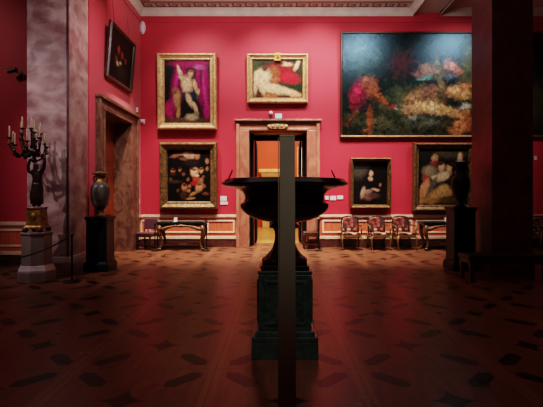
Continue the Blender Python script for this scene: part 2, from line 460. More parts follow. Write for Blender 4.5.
MB().box(-.78, .78, -.48, 0, 2.52, 2.68).box(-.70, .70, -.42, 0, 2.42, 2.52).box(-.66, .66, -.38, 0, 2.35, 2.42).build('mantel_shelf', YSTONE, ch, bevel=.02)
MB().box(-.30, .30, -.12, 0, 0, 1.2).build('firebox', BLACKW, ch)
wn = MB().box(X(298.2, FD), X(300.6, FD)+.25, FD-.06, FD, Z(176, FD), Z(148, FD)).build('window_1', LINEN); struct(wn, 'bright narrow window in the orange room', 'window')
m = MB(); xa, xb, za, zb = X(298.2, FD), X(300.6, FD)+.25, Z(176, FD), Z(148, FD)
m.box(xa-.05, xa, FD-.09, FD, za-.05, zb+.05); m.box(xb, xb+.05, FD-.09, FD, za-.05, zb+.05); m.box(xa, xb, FD-.09, FD, zb, zb+.05); m.box(xa, xb, FD-.09, FD, za-.05, za)
m.build('window_frame', YSTONE, wn)

# ------------------------------------------------------------------ left door
d1 = empty('door_2', (LW, 0, 0)); struct(d1, 'closed wooden door deep in a brown marble casing', 'door')
m = MB()
A0, A1, AZ = 9.1, 11.66, 3.70
m.box(0, .07, A0, LD0, 0, LDZ); m.box(0, .07, LD1, A1, 0, LDZ); m.box(0, .07, A0, A1, LDZ, AZ-.08)
m.box(.07, .11, A0, A0+.09, 0, AZ-.08); m.box(.07, .11, A1-.09, A1, 0, AZ-.08)
m.box(.07, .095, LD0-.07, LD0, 0, LDZ); m.box(.07, .095, LD1, LD1+.07, 0, LDZ); m.box(.07, .095, LD0-.07, LD1+.07, LDZ, LDZ+.07)
m.build('casing', CASE2, d1, bevel=.008)
MB().box(0, .15, A0-.03, A1+.03, AZ-.08, AZ).build('lintel_moulding', CASE2, d1, bevel=.012)
MB().box(-.5, 0, LD1-.02, LD1, 0, LDZ).box(-.5, 0, LD0, LD0+.02, 0, LDZ).box(-.5, 0, LD0, LD1, LDZ-.02, LDZ).build('reveal', CASE2, d1)
lf = MB().box(-.45, -.39, LD0+.02, LD1-.02, 0, LDZ-.02).build('door_leaf', DOORW, d1)
pm = MB()
for ya in (LD0+.12, LD0+.90):
    for z0, z1 in ((.2, .85), (1.0, 1.35), (1.5, 2.2), (2.35, 3.2)):
        T = 1
        pm.box(-.39, -.365, ya, ya+.60, z0, z1)
pm.build('panel', DOORW, lf, bevel=.02)
hm = MB()
for z in (.55, 1.35, 2.3): hm.lathe([(.018, z-.08), (.018, z+.08)], -.375, LD1-.05, 10)
hm.build('hinge', GOLD, lf)

# ------------------------------------------------------------------ paintings
def smooth(a, b, x):
    t = max(0, min(1, (x-a)/(b-a))) if a != b else float(x > a)
    return t*t*(3-2*t)
DENS = {2: .11, 3: .05, 4: .065, 6: .08}
def canvas(w, h, rect, bg, blobs, seed=0, res=None, bot=None):
    """rect: window (x0,y0,x1,y1) in sketch units; blobs (x,y,rx,ry,deg,hex,soft)"""
    m = MB()
    nx = int((res or 60)*1.7); ny = max(8, int(nx*h/w))
    cols = []
    x0, y0, x1, y1 = rect; sc = (x1-x0)
    bl = [(b[0], b[1], b[2], b[3], math.cos(R(b[4])), math.sin(R(b[4])), lin(b[5]), b[6] if len(b) > 6 else .45) for b in blobs]
    c0 = lin(bg); c1 = lin(bot) if bot else c0
    grid = []
    for j in range(ny+1):
        row = []
        for i in range(nx+1):
            u, v = i/nx, j/ny
            row.append(m.bm.verts.new((-w/2+u*w, 0, v*h)))
            px, py = x0+u*(x1-x0), y1+(y0-y1)*v
            p = Vector((u*7+seed*3.1, v*7*h/w, seed))
            n1, n2, n3 = noise.noise(p), noise.noise(p+Vector((9,4,2))), noise.noise(p*3.2)
            n4, n5 = noise.noise(p*2.6+Vector((3,8,1))), noise.noise(p*2.6+Vector((7,1,5)))
            px += n1*sc*.014+n4*sc*.010; py += n2*sc*.014+n5*sc*.010
            c = [c1[k]*(1-v)+c0[k]*v for k in range(3)]
            f = 1+.5*n3+.35*n1
            c = [q*f for q in c]
            for bx, by, rx, ry, ca, sa, col, so in bl:
                dx, dy = px-bx, py-by
                e = math.hypot((dx*ca+dy*sa)/rx, (-dx*sa+dy*ca)/ry)
                if e > 1+so: continue
                al = 1-smooth(1-so, 1+so, e)
                sh = 1+.3*n3 - .25*(dx*ca+dy*sa)/rx*.5 - .3*dy/max(rx, ry)
                c = [c[k]*(1-al)+col[k]*al*sh for k in range(3)]
            cols.append(c)
        grid.append(row)
    # loose brush strokes: each takes the colour under it, lightened or darkened
    rnd = random.Random(seed*13+5)
    W1 = nx+1
    for _ in range(int(nx*ny*DENS.get(seed, .045))):
        ci, cj = rnd.uniform(0, nx), rnd.uniform(0, ny)
        base = cols[int(cj)*W1+int(ci)]
        k = rnd.choice((.5, .65, .8, .9, 1.15, 1.3, 1.5)); tw = (rnd.uniform(.85,1.15), 1, rnd.uniform(.8,1.2))
        cc = [min(.9, base[q]*k*tw[q]) for q in range(3)]
        ln, wd, an = rnd.uniform(1, 3.2)*nx/110, rnd.uniform(.6, 1.2)*nx/100, rnd.uniform(0, PI)
        ca_, sa_ = math.cos(an), math.sin(an)
        rr_ = int(max(ln, wd))+1
        for j in range(max(0, int(cj)-rr_), min(ny, int(cj)+rr_)+1):
            for i in range(max(0, int(ci)-rr_), min(nx, int(ci)+rr_)+1):
                dx, dy = i-ci, j-cj
                e = ((dx*ca_+dy*sa_)/ln)**2 + ((-dx*sa_+dy*ca_)/wd)**2
                if e < 1:
                    a_ = .75*(1-e*e); o_ = cols[j*W1+i]
                    cols[j*W1+i] = [o_[q]*(1-a_)+cc[q]*a_ for q in range(3)]
    for j in range(ny):
        for i in range(nx):
            m.face([grid[j][i], grid[j][i+1], grid[j+1][i+1], grid[j+1][i]])
    return m, cols
def painting(label, loc, rot, ow, oh, prof, fm, rect, bg, blobs, cm, seed, res=60, bot=None, group='framed paintings on the red walls', extra=None, wires=0):
    t = empty('framed_painting', loc, rot, label, 'painting', group)
    prof = list(prof)
    fw = prof[-1][0]
    MB().rail(ow, oh, [(0, 0)] + prof + [(fw, .015)]).build('frame', fm, t, bevel=.004)
    iw, ih = ow-2*fw+.02, oh-2*fw+.02
    m, cols = canvas(iw, ih, rect, bg, blobs, seed, res, bot)
    for v in m.bm.verts: v.co += Vector((0, -.03, fw-.01))
    o = m.build('canvas', cm, t)
    at = o.data.color_attributes.new('paint', 'FLOAT_COLOR', 'POINT')
    at.data.foreach_set('color', [q for c in cols for q in (max(0,c[0]), max(0,c[1]), max(0,c[2]), 1)])
    MB().box(-ow/2+.02, ow/2-.02, -.012, -.002, .02, oh-.02).build('backing', BLACKW, t)
    if wires:
        for s in (-1, 1):
            MB().tube([(s*ow*.3, -.01, oh-.02), (s*ow*.3, wires[1], wires[0])], .004, 5).build('hanging_wire', METALB, t)
    return t
def on_back(x0, y0, x1, y1, gap=.02, tilt=0):
    """outer size and base point of a painting on the back wall from its measured outline"""
    dd = D - .06
    return (X((x0+x1)/2, dd), D-gap, Z(y1, dd)), (X(x1, dd)-X(x0, dd)), (Z(y0, dd)-Z(y1, dd))
CV = mat_canvas('old_varnish', .5, spec=.12)
CVB = mat_canvas('glossy_varnish', .27, tint='#8cc8f2', spec=.55)  # blue specular tint puts the cool light of the glare into the varnish
WIDE = lambda f: [(0, .10), (f*.12, .15), (f*.3, .16), (f*.5, .115), (f*.72, .085), (f*.85, .09), (f, .04)]

loc, w_, h_ = on_back(158, 54.5, 217, 129.8)
painting('tall gold-framed painting of a pale seated figure before magenta curtains', loc, (R(2.2),0,0), w_, h_, WIDE(.2), GOLDP, (172,55,398,365), '#150d10', [
    (190,90,22,45,0,'#14161a'), (240,190,34,150,8,'#7d0f49'), (228,180,9,120,10,'#a8276a'), (252,150,7,80,6,'#5a0a34'), (300,72,95,18,0,'#8c124e'),
    (362,190,32,140,-4,'#961257'), (372,230,8,95,-5,'#ae3076'), (352,120,8,60,0,'#64103e'), (345,88,30,12,10,'#a84a80'), (203,300,30,42,0,'#a81e64'), (380,305,16,40,0,'#a8246c'),
    (290,300,70,60,0,'#160e12'), (285,180,26,44,-8,'#e0b892'), (301,122,13,17,0,'#cf9f7c'), (304,108,14,8,0,'#8a5a3c'), (250,112,9,34,-22,'#d4aa86'), (262,145,22,9,30,'#d4aa86'), (326,185,9,34,-14,'#d0a680'), (338,220,8,22,10,'#caa078'),
    (300,230,46,18,6,'#1b2a3e'), (296,252,12,36,-20,'#d8b08a'), (324,288,9,30,-24,'#d8b08a'), (235,248,17,46,0,'#b08258'), (222,206,13,13,0,'#7d5838'), (240,315,8,32,8,'#a8794f'),
    (285,352,118,15,0,'#4b3b2d'), (308,335,30,17,0,'#a99a7c'), (330,318,14,10,0,'#857458')], CV, 1, 70, wires=(1.9, -.0))
loc, w_, h_ = on_back(160.3, 142.5, 217.9, 209)
painting('dark crowded painting of small faces, heavy gold frame, above the left console', loc, (R(2),0,0), w_, h_, WIDE(.22), GOLDD, (68,70,282,342), '#0d0908', [
    (180,100,26,18,0,'#c2937f'), (160,92,14,10,0,'#d9b49a'), (112,100,30,9,-20,'#8a5a44'), (216,106,12,15,0,'#9a6a50'), (150,120,24,8,10,'#6a4838'), (190,140,40,18,0,'#241a16'),
    (95,180,11,12,0,'#a8714f'), (131,176,9,11,0,'#94634a'), (95,198,20,8,0,'#3a2018'), (188,180,9,12,0,'#b07a58'), (236,178,11,14,0,'#b8845f'), (265,132,9,14,0,'#94684e'), (266,172,8,12,0,'#7a5440'),
    (203,188,16,22,20,'#d8ab88'), (210,228,16,18,0,'#a33a2c'), (200,250,18,12,20,'#8a2420'), (152,268,15,20,-10,'#ad704c'), (226,268,16,24,24,'#bd875f'), (196,300,22,9,-30,'#a07040'),
    (180,325,24,6,0,'#a07246'), (258,300,16,8,0,'#5c3c2a'), (105,238,32,9,0,'#3c2a20'), (95,174,12,5,0,'#1c100c'), (131,168,10,4,0,'#1a0f0b'), (188,171,10,4,0,'#24140e'), (203,176,12,6,0,'#5a3422'), (236,170,11,4,0,'#1c100c'), (152,254,10,6,0,'#2a1810'), (226,252,10,6,0,'#4a2c1c'), (215,205,8,6,0,'#d8b49a'), (170,225,8,9,0,'#7a4c36'), (178,262,7,9,0,'#8a5a40'), (245,215,8,10,0,'#6a4230'), (250,262,8,10,0,'#7a5038'), (120,285,8,9,0,'#5c3a28'), (175,285,9,8,0,'#94684a'), (85,225,9,10,0,'#5a3a2a'), (150,200,8,9,0,'#6a4534'), (140,95,8,7,0,'#a8806a'), (235,235,10,18,0,'#8f6648'), (150,310,18,20,0,'#3a241a')], CV, 2, 60, wires=(.45, 0))
loc, w_, h_ = on_back(247, 55, 308, 103.5)
p3 = painting('wide gold-framed painting of a reclining pale figure above the central doorway', loc, (R(3.5),0,0), w_, h_, WIDE(.165), GOLDP, (125,98,348,262), '#2b2c1c', [
    (140,120,20,30,0,'#3c4428'), (300,220,60,40,0,'#1c2c1c'), (240,250,120,22,0,'#4e2a18'), (250,150,60,42,0,'#8c1420'), (292,178,42,22,10,'#c41f30'), (220,160,26,34,0,'#8a4a2a'), (230,185,20,12,0,'#b05a38'),
    (170,180,34,42,20,'#ecca9f'), (155,160,20,16,0,'#e8c69c'), (180,134,13,14,0,'#53301f'), (141,205,9,44,8,'#dfba90'), (172,235,10,22,-30,'#d8b088'), (222,222,62,20,12,'#e4c094'), (292,236,50,12,14,'#e0b88a'), (318,250,24,8,0,'#d0a072'),
    (268,115,34,9,8,'#d8aa84'), (250,110,14,12,0,'#6a3a28'), (322,122,8,24,30,'#e0b890'), (205,252,34,9,0,'#a86a3c')], CV, 3, 70)
m = MB().box(-.09, .09, -.14, -.05, h_-.21, h_+.03); m.ball((0, -.14, h_-.09), .05, .03, .07)
m.build('crest', GOLD, p3, bevel=.015)
# the very large canvas; hung leaning well forward
loc = (X(410, D-.1), D-.03, Z(137.3, D-.12)); w_, h_ = 140*.0286, (Z(31.8, 11.97)-Z(137.3, D-.12))
p4 = painting('huge dark forest hunt painting with glare along its top edge', loc, (R(2.2),0,0), w_, h_, [(0,.05),(.02,.07),(.05,.065),(.07,.035)], WOOD, (38,28,535,395), '#1a2018', [
    (270,90,270,90,0,'#171c16',.5), (120,120,60,50,0,'#2c3820',.6), (240,330,220,60,10,'#3a3a28',.6), (100,290,90,40,0,'#1a1e16',.6), (270,290,70,60,0,'#36402a',.6), (510,180,40,120,0,'#4c4a26',.6),
    (260,140,50,40,0,'#3c1818',.6), (60,220,30,80,0,'#14180f',.5),
    (100,240,30,44,12,'#74122a'), (85,260,18,40,10,'#8c1c34'), (140,222,22,36,-20,'#8a4a2c'), (125,205,18,16,0,'#7a3e24'), (172,192,11,13,0,'#2b1812'), (178,262,34,8,35,'#8a4c2c'), (222,290,16,9,0,'#8c2430'), (245,298,26,3,20,'#857f76'),
    (128,290,18,22,0,'#2c1a20'), (138,335,9,44,6,'#7c4026'), (132,380,18,6,0,'#66331f'), (75,330,9,44,30,'#53301f'), (55,355,16,6,0,'#46281a'),
    (325,272,62,46,-30,'#8f6a4a'), (300,300,40,22,-20,'#a8805a'), (350,240,34,20,-40,'#6a4a38'), (390,300,66,20,12,'#d2ab78'), (430,310,50,14,20,'#c0935e'), (350,165,28,26,0,'#8e6a58'), (320,180,30,10,20,'#70504a'),
    (395,190,12,80,-8,'#6f6240'), (405,240,16,40,-6,'#5c4a30'), (345,187,40,4,-8,'#3f8683'), (436,150,26,18,20,'#d48a72'), (455,165,18,14,0,'#c0705c'), (430,180,24,8,0,'#54606a'), (465,240,44,22,12,'#d09a66'), (490,225,26,12,0,'#b87850'),
    (492,292,24,8,-10,'#b9b4a4'), (480,318,30,12,-24,'#a87448'), (470,365,40,26,-20,'#bd7a50'), (500,350,20,30,0,'#8f5030'), (330,345,70,22,0,'#41463a'), (300,330,14,8,0,'#8a8a7c'), (370,350,40,10,-10,'#5a5e52'), (420,350,24,20,0,'#3a3426')],
    CVB, 4, 190, bot='#1c1d15')
MB().box(-w_/2+.02, w_/2-.02, -.085, -.06, .015, .06).build('lit_lower_edge', GOLDP, p4, bevel=.004)  # pale strip colours in the frame's lower edge as lit from above
loc, w_, h_ = on_back(350, 158, 390.3, 208)
painting('small portrait of a seated woman in black in a thin dark gold frame', loc, (R(2),0,0), w_, h_, WIDE(.1), GOLDD, (82,78,208,232), '#15100e', [
    (108,105,30,34,0,'#4b463c',.6), (180,120,30,50,0,'#0f0c0b',.5), (150,185,36,56,0,'#0b0909'), (140,150,20,28,0,'#100d0d'), (148,112,11,9,0,'#1c110d'), (148,122,7,10,0,'#cda78c'), (146,141,9,7,20,'#bd967a'), (118,190,8,20,14,'#a88d7c'),
    (165,178,14,5,12,'#bb957a'), (182,162,5,6,0,'#8a6450'), (136,186,16,8,-10,'#8c7264'), (138,204,16,13,0,'#6c4a40'), (160,200,20,10,0,'#4a3430')], CV, 5, 50)
loc, w_, h_ = on_back(412, 143, 473.6, 211)
painting('gold-framed painting of a group of richly dressed figures behind the dark urn', loc, (R(2),0,0), w_, h_, WIDE(.18), GOLDD, (318,38,500,232), '#14100c', [
    (430,58,60,14,0,'#4a4230',.6), (345,60,25,20,0,'#22201a',.6), (372,150,30,56,24,'#33322e'), (360,115,26,20,0,'#8a7a62'), (378,72,12,15,0,'#b98a68'), (376,88,14,8,0,'#8a3a30'), (403,103,12,14,0,'#d6a680'), (398,88,12,6,0,'#4a2c1c'),
    (412,132,32,15,-16,'#dcc49c'), (385,140,18,10,20,'#cdb48e'), (432,112,9,18,-30,'#cc9f7a'), (345,140,12,14,0,'#8c3c2a'), (342,178,15,34,20,'#c08560'), (335,210,9,22,20,'#a87048'), (368,172,9,40,24,'#5a5248'), (400,195,46,22,-20,'#aa8450'), (420,180,26,16,20,'#c29c62'),
    (360,218,36,9,0,'#8f6e3e'), (430,215,40,12,0,'#54401f'), (470,66,8,14,0,'#d0a284'), (470,88,16,12,0,'#94846a'), (448,150,20,30,0,'#2a231b')], CV, 6, 64)
loc = (X(590, D-.1), D-.03, Z(137.3, D-.12)); w_ = 122*.0286
painting('large dark landscape painting partly hidden behind the right pier', loc, (R(2.2),0,0), w_, h_*0+Z(31.8, 11.97)-Z(137.3, D-.12), [(0,.05),(.02,.07),(.05,.065),(.07,.035)], GOLDD, (0,0,120,100), '#1a2024', [
    (60,30,70,20,0,'#3c4a52',.6), (20,50,30,20,0,'#4a4a3c',.6), (60,80,70,25,0,'#2a2a1a',.6), (8,30,10,40,0,'#26261a',.5), (10,70,12,20,0,'#3c3a20',.5)], CVB, 7, 60, bot='#1c1a12')
# left wall
painting('dark painting high on the side wall above the marble door, three small red faces', (LW+.02, 10.33, 4.2), (R(4.6),0,R(90)), 1.62, 1.29, [(0,.05),(.02,.09),(.04,.08),(.07,.06),(.09,.035)], WOOD, (0,0,100,80), '#110b0a', [
    (38,28,5,6,0,'#9a3c24'), (54,34,5,6,0,'#86341e'), (70,38,5,5,0,'#74301e'), (36,52,6,3,20,'#b89a7c'), (48,48,5,3,-20,'#a8886a'), (30,46,5,5,0,'#5c3c2a'), (60,60,20,8,0,'#241612',.6)], CV, 8, 50, wires=(1.9, .1))

# ------------------------------------------------------------------ the great bowl and its pedestal
BC = (X(284.5, 4.13), 4.13)
gp = empty('green_pedestal', (BC[0], BC[1], 0), label='dark green marble block pedestal under the great stone bowl', cat='pedestal')
MB().frust(0, 0, 0, .15, .305, .305, .305, .305).frust(0, 0, .15, .2, .305, .305, .302, .302).build('plinth', GREEN, gp, bevel=.008)
m = MB().frust(0, 0, .2, .245, .278, .278, .274, .274).frust(0, 0, .245, .76, .246, .246, .246, .246)
m.build('shaft', GREEN, gp, bevel=.006)
for k in range(4):
    Mx = Matrix.Rotation(k*PI/2, 4, 'Z')
    q = MB()
    for a in ((-.19, .19, .30, .325), (-.19, .19, .685, .71), (-.19, -.165, .325, .685), (.165, .19, .325, .685)):
        q.box(a[0], a[1], -.262, -.245, a[2], a[3], Mx)
    q.build('panel_moulding', GREEN, gp, bevel=.004)
MB().frust(0, 0, .76, .775, .246, .246, .253, .253).frust(0, 0, .775, .795, .253, .253, .253, .253).build('cap', GREEN, gp, bevel=.005)

tz = empty('stone_bowl', (BC[0], BC[1], .796), label='huge dark polished stone bowl on a stem foot in the middle of the room', cat='bowl')
def rel(p): return [(r, z-.796) for r, z in p]
MB().frust(0, 0, 0, .045, .225, .225, .225, .225).build('foot_plinth', PORPH, tz, bevel=.006)
MB().lathe(rel([(.212,.841),(.222,.85),(.225,.868),(.215,.885),(.20,.895),(.185,.905),(.16,.93),(.13,.965),(.11,1.01),(.098,1.06),(.095,1.11),(.10,1.15),(.115,1.175),(.145,1.18),(.152,1.19),(.15,1.205),(.13,1.212),(.12,1.225),(.12,1.25)]), seg=48).build('stem', PORPH, tz, smooth='auto')
MB().lathe(rel([(.10,1.236),(.18,1.242),(.26,1.258),(.33,1.287),(.385,1.322),(.42,1.358),(.435,1.392),(.43,1.415),(.405,1.43),(.392,1.45),(.388,1.475),(.395,1.505),(.415,1.532),(.45,1.556),(.52,1.572),(.575,1.582),(.61,1.598),(.618,1.61),(.612,1.62),(.59,1.635),(.58,1.652),(.565,1.655),(.54,1.635),(.46,1.60),(.38,1.55),(.36,1.48),(.36,1.42),(.28,1.33),(.15,1.29),(0,1.28)]), seg=72).build('basin', PORPH, tz, smooth='auto')
for s, r_ in ((-1, .555), (1, .505)):
    MB().tube([(s*r_, 0, .825), (s*(r_-.012), 0, .88), (s*(r_-.034), 0, .925), (s*(r_-.042), 0, .95)], [.012,.008,.008,.006], 8).build('handle', METALB, tz, smooth=True)

po = empty('grey_post', (X(287.3, 2.3), 2.3, 0), label='slim flat grey post rising right in front of the stone bowl', cat='post')
MB().frust(0, 0, .015, Z(137.5, 2.3), .049, .012, .0415, .012).build('upright', POST, po, bevel=.003)
MB().frust(-.048, -.0125, .015, Z(137.5, 2.3), .0025, .002, .0025, .002).build('edge_strip', POSTL, po)
MB().box(-.043, .043, -.014, .014, Z(137.5, 2.3), Z(137.5, 2.3)+.012).build('cap', POST, po, bevel=.003)
MB().box(-.16, .16, -.12, .12, 0, .015).build('base_plate', POST, po, bevel=.004)

# ------------------------------------------------------------------ left urn and pedestal
def black_pedestal(loc, hh, half, label, rz=0):
    t = empty('black_pedestal', loc, (0,0,rz), label, 'pedestal')
    MB().frust(0, 0, 0, .14, half*1.14, half*1.14, half*1.14, half*1.14).frust(0, 0, .14, .19, half*1.1, half*1.1, half*1.0, half*1.0).build('plinth', BLACKS, t, bevel=.01)
    MB().frust(0, 0, .19, hh-.07, half*.95, half*.95, half*.93, half*.93).build('shaft', BLACKS, t, bevel=.01)
    MB().frust(0, 0, hh-.07, hh-.04, half*.95, half*.95, half*1.05, half*1.05).frust(0, 0, hh-.04, hh, half*1.05, half*1.05, half*1.05, half*1.05).build('cap', BLACKS, t, bevel=.006)
    return t
LP = (X(100.5, 8.42), 8.42)
black_pedestal((*LP, 0), 1.07, .215, 'black square pedestal under the lidded urn beside the wooden door')
u = empty('stone_urn', (*LP, 1.07), label='grey stone urn with gilt neck and flat lid on the left black pedestal', cat='urn')
MB().lathe([(.10,0),(.105,.02),(.09,.04),(.06,.07),(.05,.11),(.055,.135)], seg=28).build('foot', GOLDD, u, smooth='auto')
MB().lathe([(.05,.13),(.10,.17),(.15,.25),(.18,.36),(.192,.47),(.19,.56),(.168,.63),(.12,.67),(.09,.69)], seg=32).build('body', VASEG, u, smooth='auto')
MB().lathe([(.10,.685),(.085,.71),(.07,.75),(.075,.80),(.10,.83),(.155,.85),(.16,.865),(.15,.875)], seg=32).build('neck', GOLD, u, smooth='auto')
MB().lathe([(.15,.874),(.12,.89),(.06,.905),(.03,.915),(.022,.93),(.036,.95),(.03,.972),(0,.98)], seg=28).build('lid', VASEG, u, smooth='auto')
for s in (-1, 1):
    MB().tube([(s*.07,0,.79),(s*.12,0,.80),(s*.145,0,.76),(s*.125,0,.71),(s*.13,0,.66)], .014, 8).build('handle', GOLDD, u, smooth=True)
RP = (X(460.5, 8.5), 8.5)
black_pedestal((*RP, 0), 1.255, .225, 'tall black square pedestal in shadow beside the right pier')
u = empty('stone_urn', (*RP, 1.255), label='black wide-mouthed urn in silhouette on the right pedestal', cat='urn')
MB().lathe([(.11,0),(.115,.02),(.08,.04),(.05,.08),(.045,.12),(.06,.14)], seg=28).build('foot', BLACKS, u, smooth='auto')
MB().lathe([(.055,.135),(.10,.17),(.145,.26),(.17,.36),(.18,.45),(.172,.55),(.145,.62),(.11,.67),(.095,.71),(.09,.77),(.10,.83),(.14,.875),(.185,.89),(.186,.905),(.16,.91),(.08,.86),(.07,.75),(0,.7)], seg=32).build('body', BLACKS, u, smooth='auto')
for s in (-1, 1):
    MB().tube([(s*.092,0,.80),(s*.15,0,.80),(s*.165,0,.74),(s*.15,0,.66),(s*.135,0,.63)], .014, 8).build('handle', BLACKS, u, smooth=True)

# ------------------------------------------------------------------ candelabrum
CP = (X(37, 7.42), 7.42)
cp = empty('octagonal_pedestal', (*CP, 0), label='pale eight-sided stone pedestal under the candelabrum at the left pier', cat='pedestal')
rr = R(8)
MB().lathe([(.315,0),(.315,.17),(.305,.18)], seg=8, rot=rr).build('plinth', GREYST, cp, bevel=.006)
MB().lathe([(.308,.18),(.308,.20),(.285,.235),(.27,.27),(.26,.28)], seg=8, rot=rr).build('base_moulding', GREYST2, cp)
MB().lathe([(.256,.28),(.252,.80)], seg=8, rot=rr).build('shaft', GREYST, cp)
MB().lathe([(.252,.80),(.27,.82),(.27,.85)], seg=8, rot=rr).build('cap', GREYST, cp, bevel=.004)

ca = empty('candelabrum', (*CP, .85), label='bronze figure candelabrum with a cluster of pale candles on the octagonal pedestal', cat='candelabrum')
for i, j in ((-1,-1),(1,-1),(1,1),(-1,1)):
    MB().ball((i*.13, j*.13, .04), .05, .05, .04).build('foot', BRONZE, ca, smooth=True)
MB().frust(0,0,.065,.09,.17,.17,.17,.17).frust(0,0,.09,.12,.155,.155,.135,.135).build('base_slab', GOLD, ca, bevel=.006)
m = MB().frust(0,0,.12,.41,.125,.125,.115,.115).frust(0,0,.41,.435,.13,.13,.13,.13)
m.ball((0,-.12,.27), .05, .02, .07); m.ball((.12,0,.27), .02, .05, .07)
m.build('base', GOLD, ca, bevel=.008)
# bronze winged figure: one skinned body
def figure(parent, z0):
    bm = bmesh.new(); sk = bm.verts.layers.skin.verify()
    def V(x, y, z, r, root=False):
        v = bm.verts.new((x, y, z0+z)); v[sk].radius = (r, r); v[sk].use_root = root; return v
    P = V(0,0,.36,.085,True); W = V(.01,0,.47,.07); CH = V(0,-.01,.58,.09); NK = V(0,-.01,.68,.035); HD = V(-.01,-.02,.735,.048); HT = V(-.012,-.02,.79,.042)
    bm.edges.new((P,W)); bm.edges.new((W,CH)); bm.edges.new((CH,NK)); bm.edges.new((NK,HD)); bm.edges.new((HD,HT))
    for pts in ([(.07,0,.63,.045),(.13,-.02,.68,.032),(.155,-.03,.80,.026),(.15,-.03,.90,.022)],
                [(-.07,0,.63,.045),(-.13,-.03,.62,.032),(-.12,-.06,.74,.027),(-.08,-.05,.86,.022)]):
        prev = CH
        for q in pts:
            n_ = V(*q); bm.edges.new((prev, n_)); prev = n_
    for pts in ([(.05,0,.28,.07),(.05,-.03,.15,.055),(.04,.0,.05,.04),(.045,-.05,.02,.028)],
                [(-.05,0,.28,.07),(-.06,-.02,.15,.06),(-.05,.02,.05,.045),(-.055,-.03,.02,.03)]):
        prev = P
        for q in pts:
            n_ = V(*q); bm.edges.new((prev, n_)); prev = n_
    me = bpy.data.meshes.new('figure'); bm.to_mesh(me); bm.free(); me.materials.append(BRONZE)
    o = bpy.data.objects.new('figure', me); C.objects.link(o); o.parent = parent
    s = o.modifiers.new('skin', 'SKIN'); s.use_smooth_shade = True
    q = o.modifiers.new('sub', 'SUBSURF'); q.levels = q.render_levels = 1
    return o
figure(ca, .43)
# drapery around the hips
MB().lathe([(.05,.47),(.105,.50),(.10,.62),(.09,.74),(.085,.83),(.07,.88)], seg=14).build('drapery', BRONZE, ca, smooth=True)
MB().lathe([(.03,1.22),(.05,1.26),(.03,1.30),(.03,1.36),(.09,1.40),(.10,1.44),(.03,1.48),(.02,1.5)], -.05, 0, seg=16).build('stem', BRONZE, ca, smooth=True)
MB().tube([(-.08,-.05,1.28),(0,-.02,1.245),(.15,-.03,1.31)], .018, 8).build('yoke', BRONZE, ca, smooth=True)
spots = []
for k in range(9):
    a = 2*PI*k/9+.25; spots.append((-.15+.29*math.cos(a), .27*math.sin(a), 1.50 + .07*(k%3)))
for k in range(5):
    a = 2*PI*k/5+.6; spots.append((-.12+.16*math.cos(a), .15*math.sin(a), 1.74 + .06*(k%2)))
spots.append((-.1, 0, 1.82))
for i, (x, y, z) in enumerate(spots):
    if i == len(spots)-1: pts = [(-.04,0,1.30),(-.09,0,1.5),(-.1,0,z)]
    else:
        zb = 1.42
        pts = [(-.06,0,zb),(-.06+(x+.06)*.35,y*.35,zb-.08),(-.06+(x+.06)*.8,y*.75,zb-.10+.3*(z-1.46)),(x*1.03,y*1.02,z-.10),(x,y,z)]
    b = MB().tube(pts, .017, 7); q_ = pts[2] if len(pts) > 3 else pts[1]; b.ball(q_, .035, .03, .045, 8, 6); b.ball(pts[-2], .028, .028, .03, 8, 6)
    b.lathe([(.012,z-.02),(.035,z-.005),(.045,z+.012),(.02,z+.014)], x, y, 12)
    br = b.build('branch', BRONZE, ca, smooth=True)
    MB().lathe([(.013,z+.01),(.012,z+.20),(.004,z+.21)], x, y, 10).build('candle', CANDLE, br, smooth='auto')

# ------------------------------------------------------------------ stanchions, rope
def stanchion(loc, hh, rb, label, group):
    t = empty('stanchion', loc, (0,0,0), label, 'stanchion', group)
    MB().lathe([(rb,0),(rb,.015),(rb*.85,.025),(.03,.035),(.02,.05)], seg=28).build('base', METALB, t, smooth='auto')
    MB().lathe([(.016,.03),(.016,hh-.03)], seg=12).build('pole', METALB, t, smooth='auto')
    MB().lathe([(.022,hh-.05),(.026,hh-.03),(.026,hh-.01),(.018,hh),(0,hh+.004)], seg=14).build('cap', METALB, t, smooth='auto')
    return t
SP = (X(72, 7.25), 7.25)
stanchion((*SP, 0), .83, .15, 'black rope stanchion between the octagonal pedestal and the left urn', 'rope barrier posts')
S2 = (-5.35, 6.2)
stanchion((*S2, 0), .83, .15, 'black rope stanchion holding the far end of the dark cord', 'rope barrier posts')
dv_ = (Vector(S2)-Vector(SP)).normalized()*.035
A, B = Vector((SP[0]+dv_.x, SP[1]+dv_.y, .79)), Vector((S2[0]-dv_.x, S2[1]-dv_.y, .79))
pts = []
for k in range(21):
    t = k/20; p = A.lerp(B, t); p.z -= .34*4*t*(1-t); pts.append(p)
tag(MB().tube(pts, .012, 8).build('barrier_rope', ROPE, None, smooth=True), 'dark cord sagging in front of the octagonal pedestal', 'rope')
stanchion((X(155, 11.25), 11.25, 0), .74, .10, 'low black stanchion in front of the purple chair', 'low posts before the furniture')
stanchion((X(206.5, 11.25), 11.25, 0), .74, .10, 'low black stanchion at the right end of the left console table', 'low posts before the furniture')
stanchion((X(319, 11.27), 11.27, 0), .86, .10, 'low black stanchion beside the plain chair at the doorway', 'low posts before the furniture')

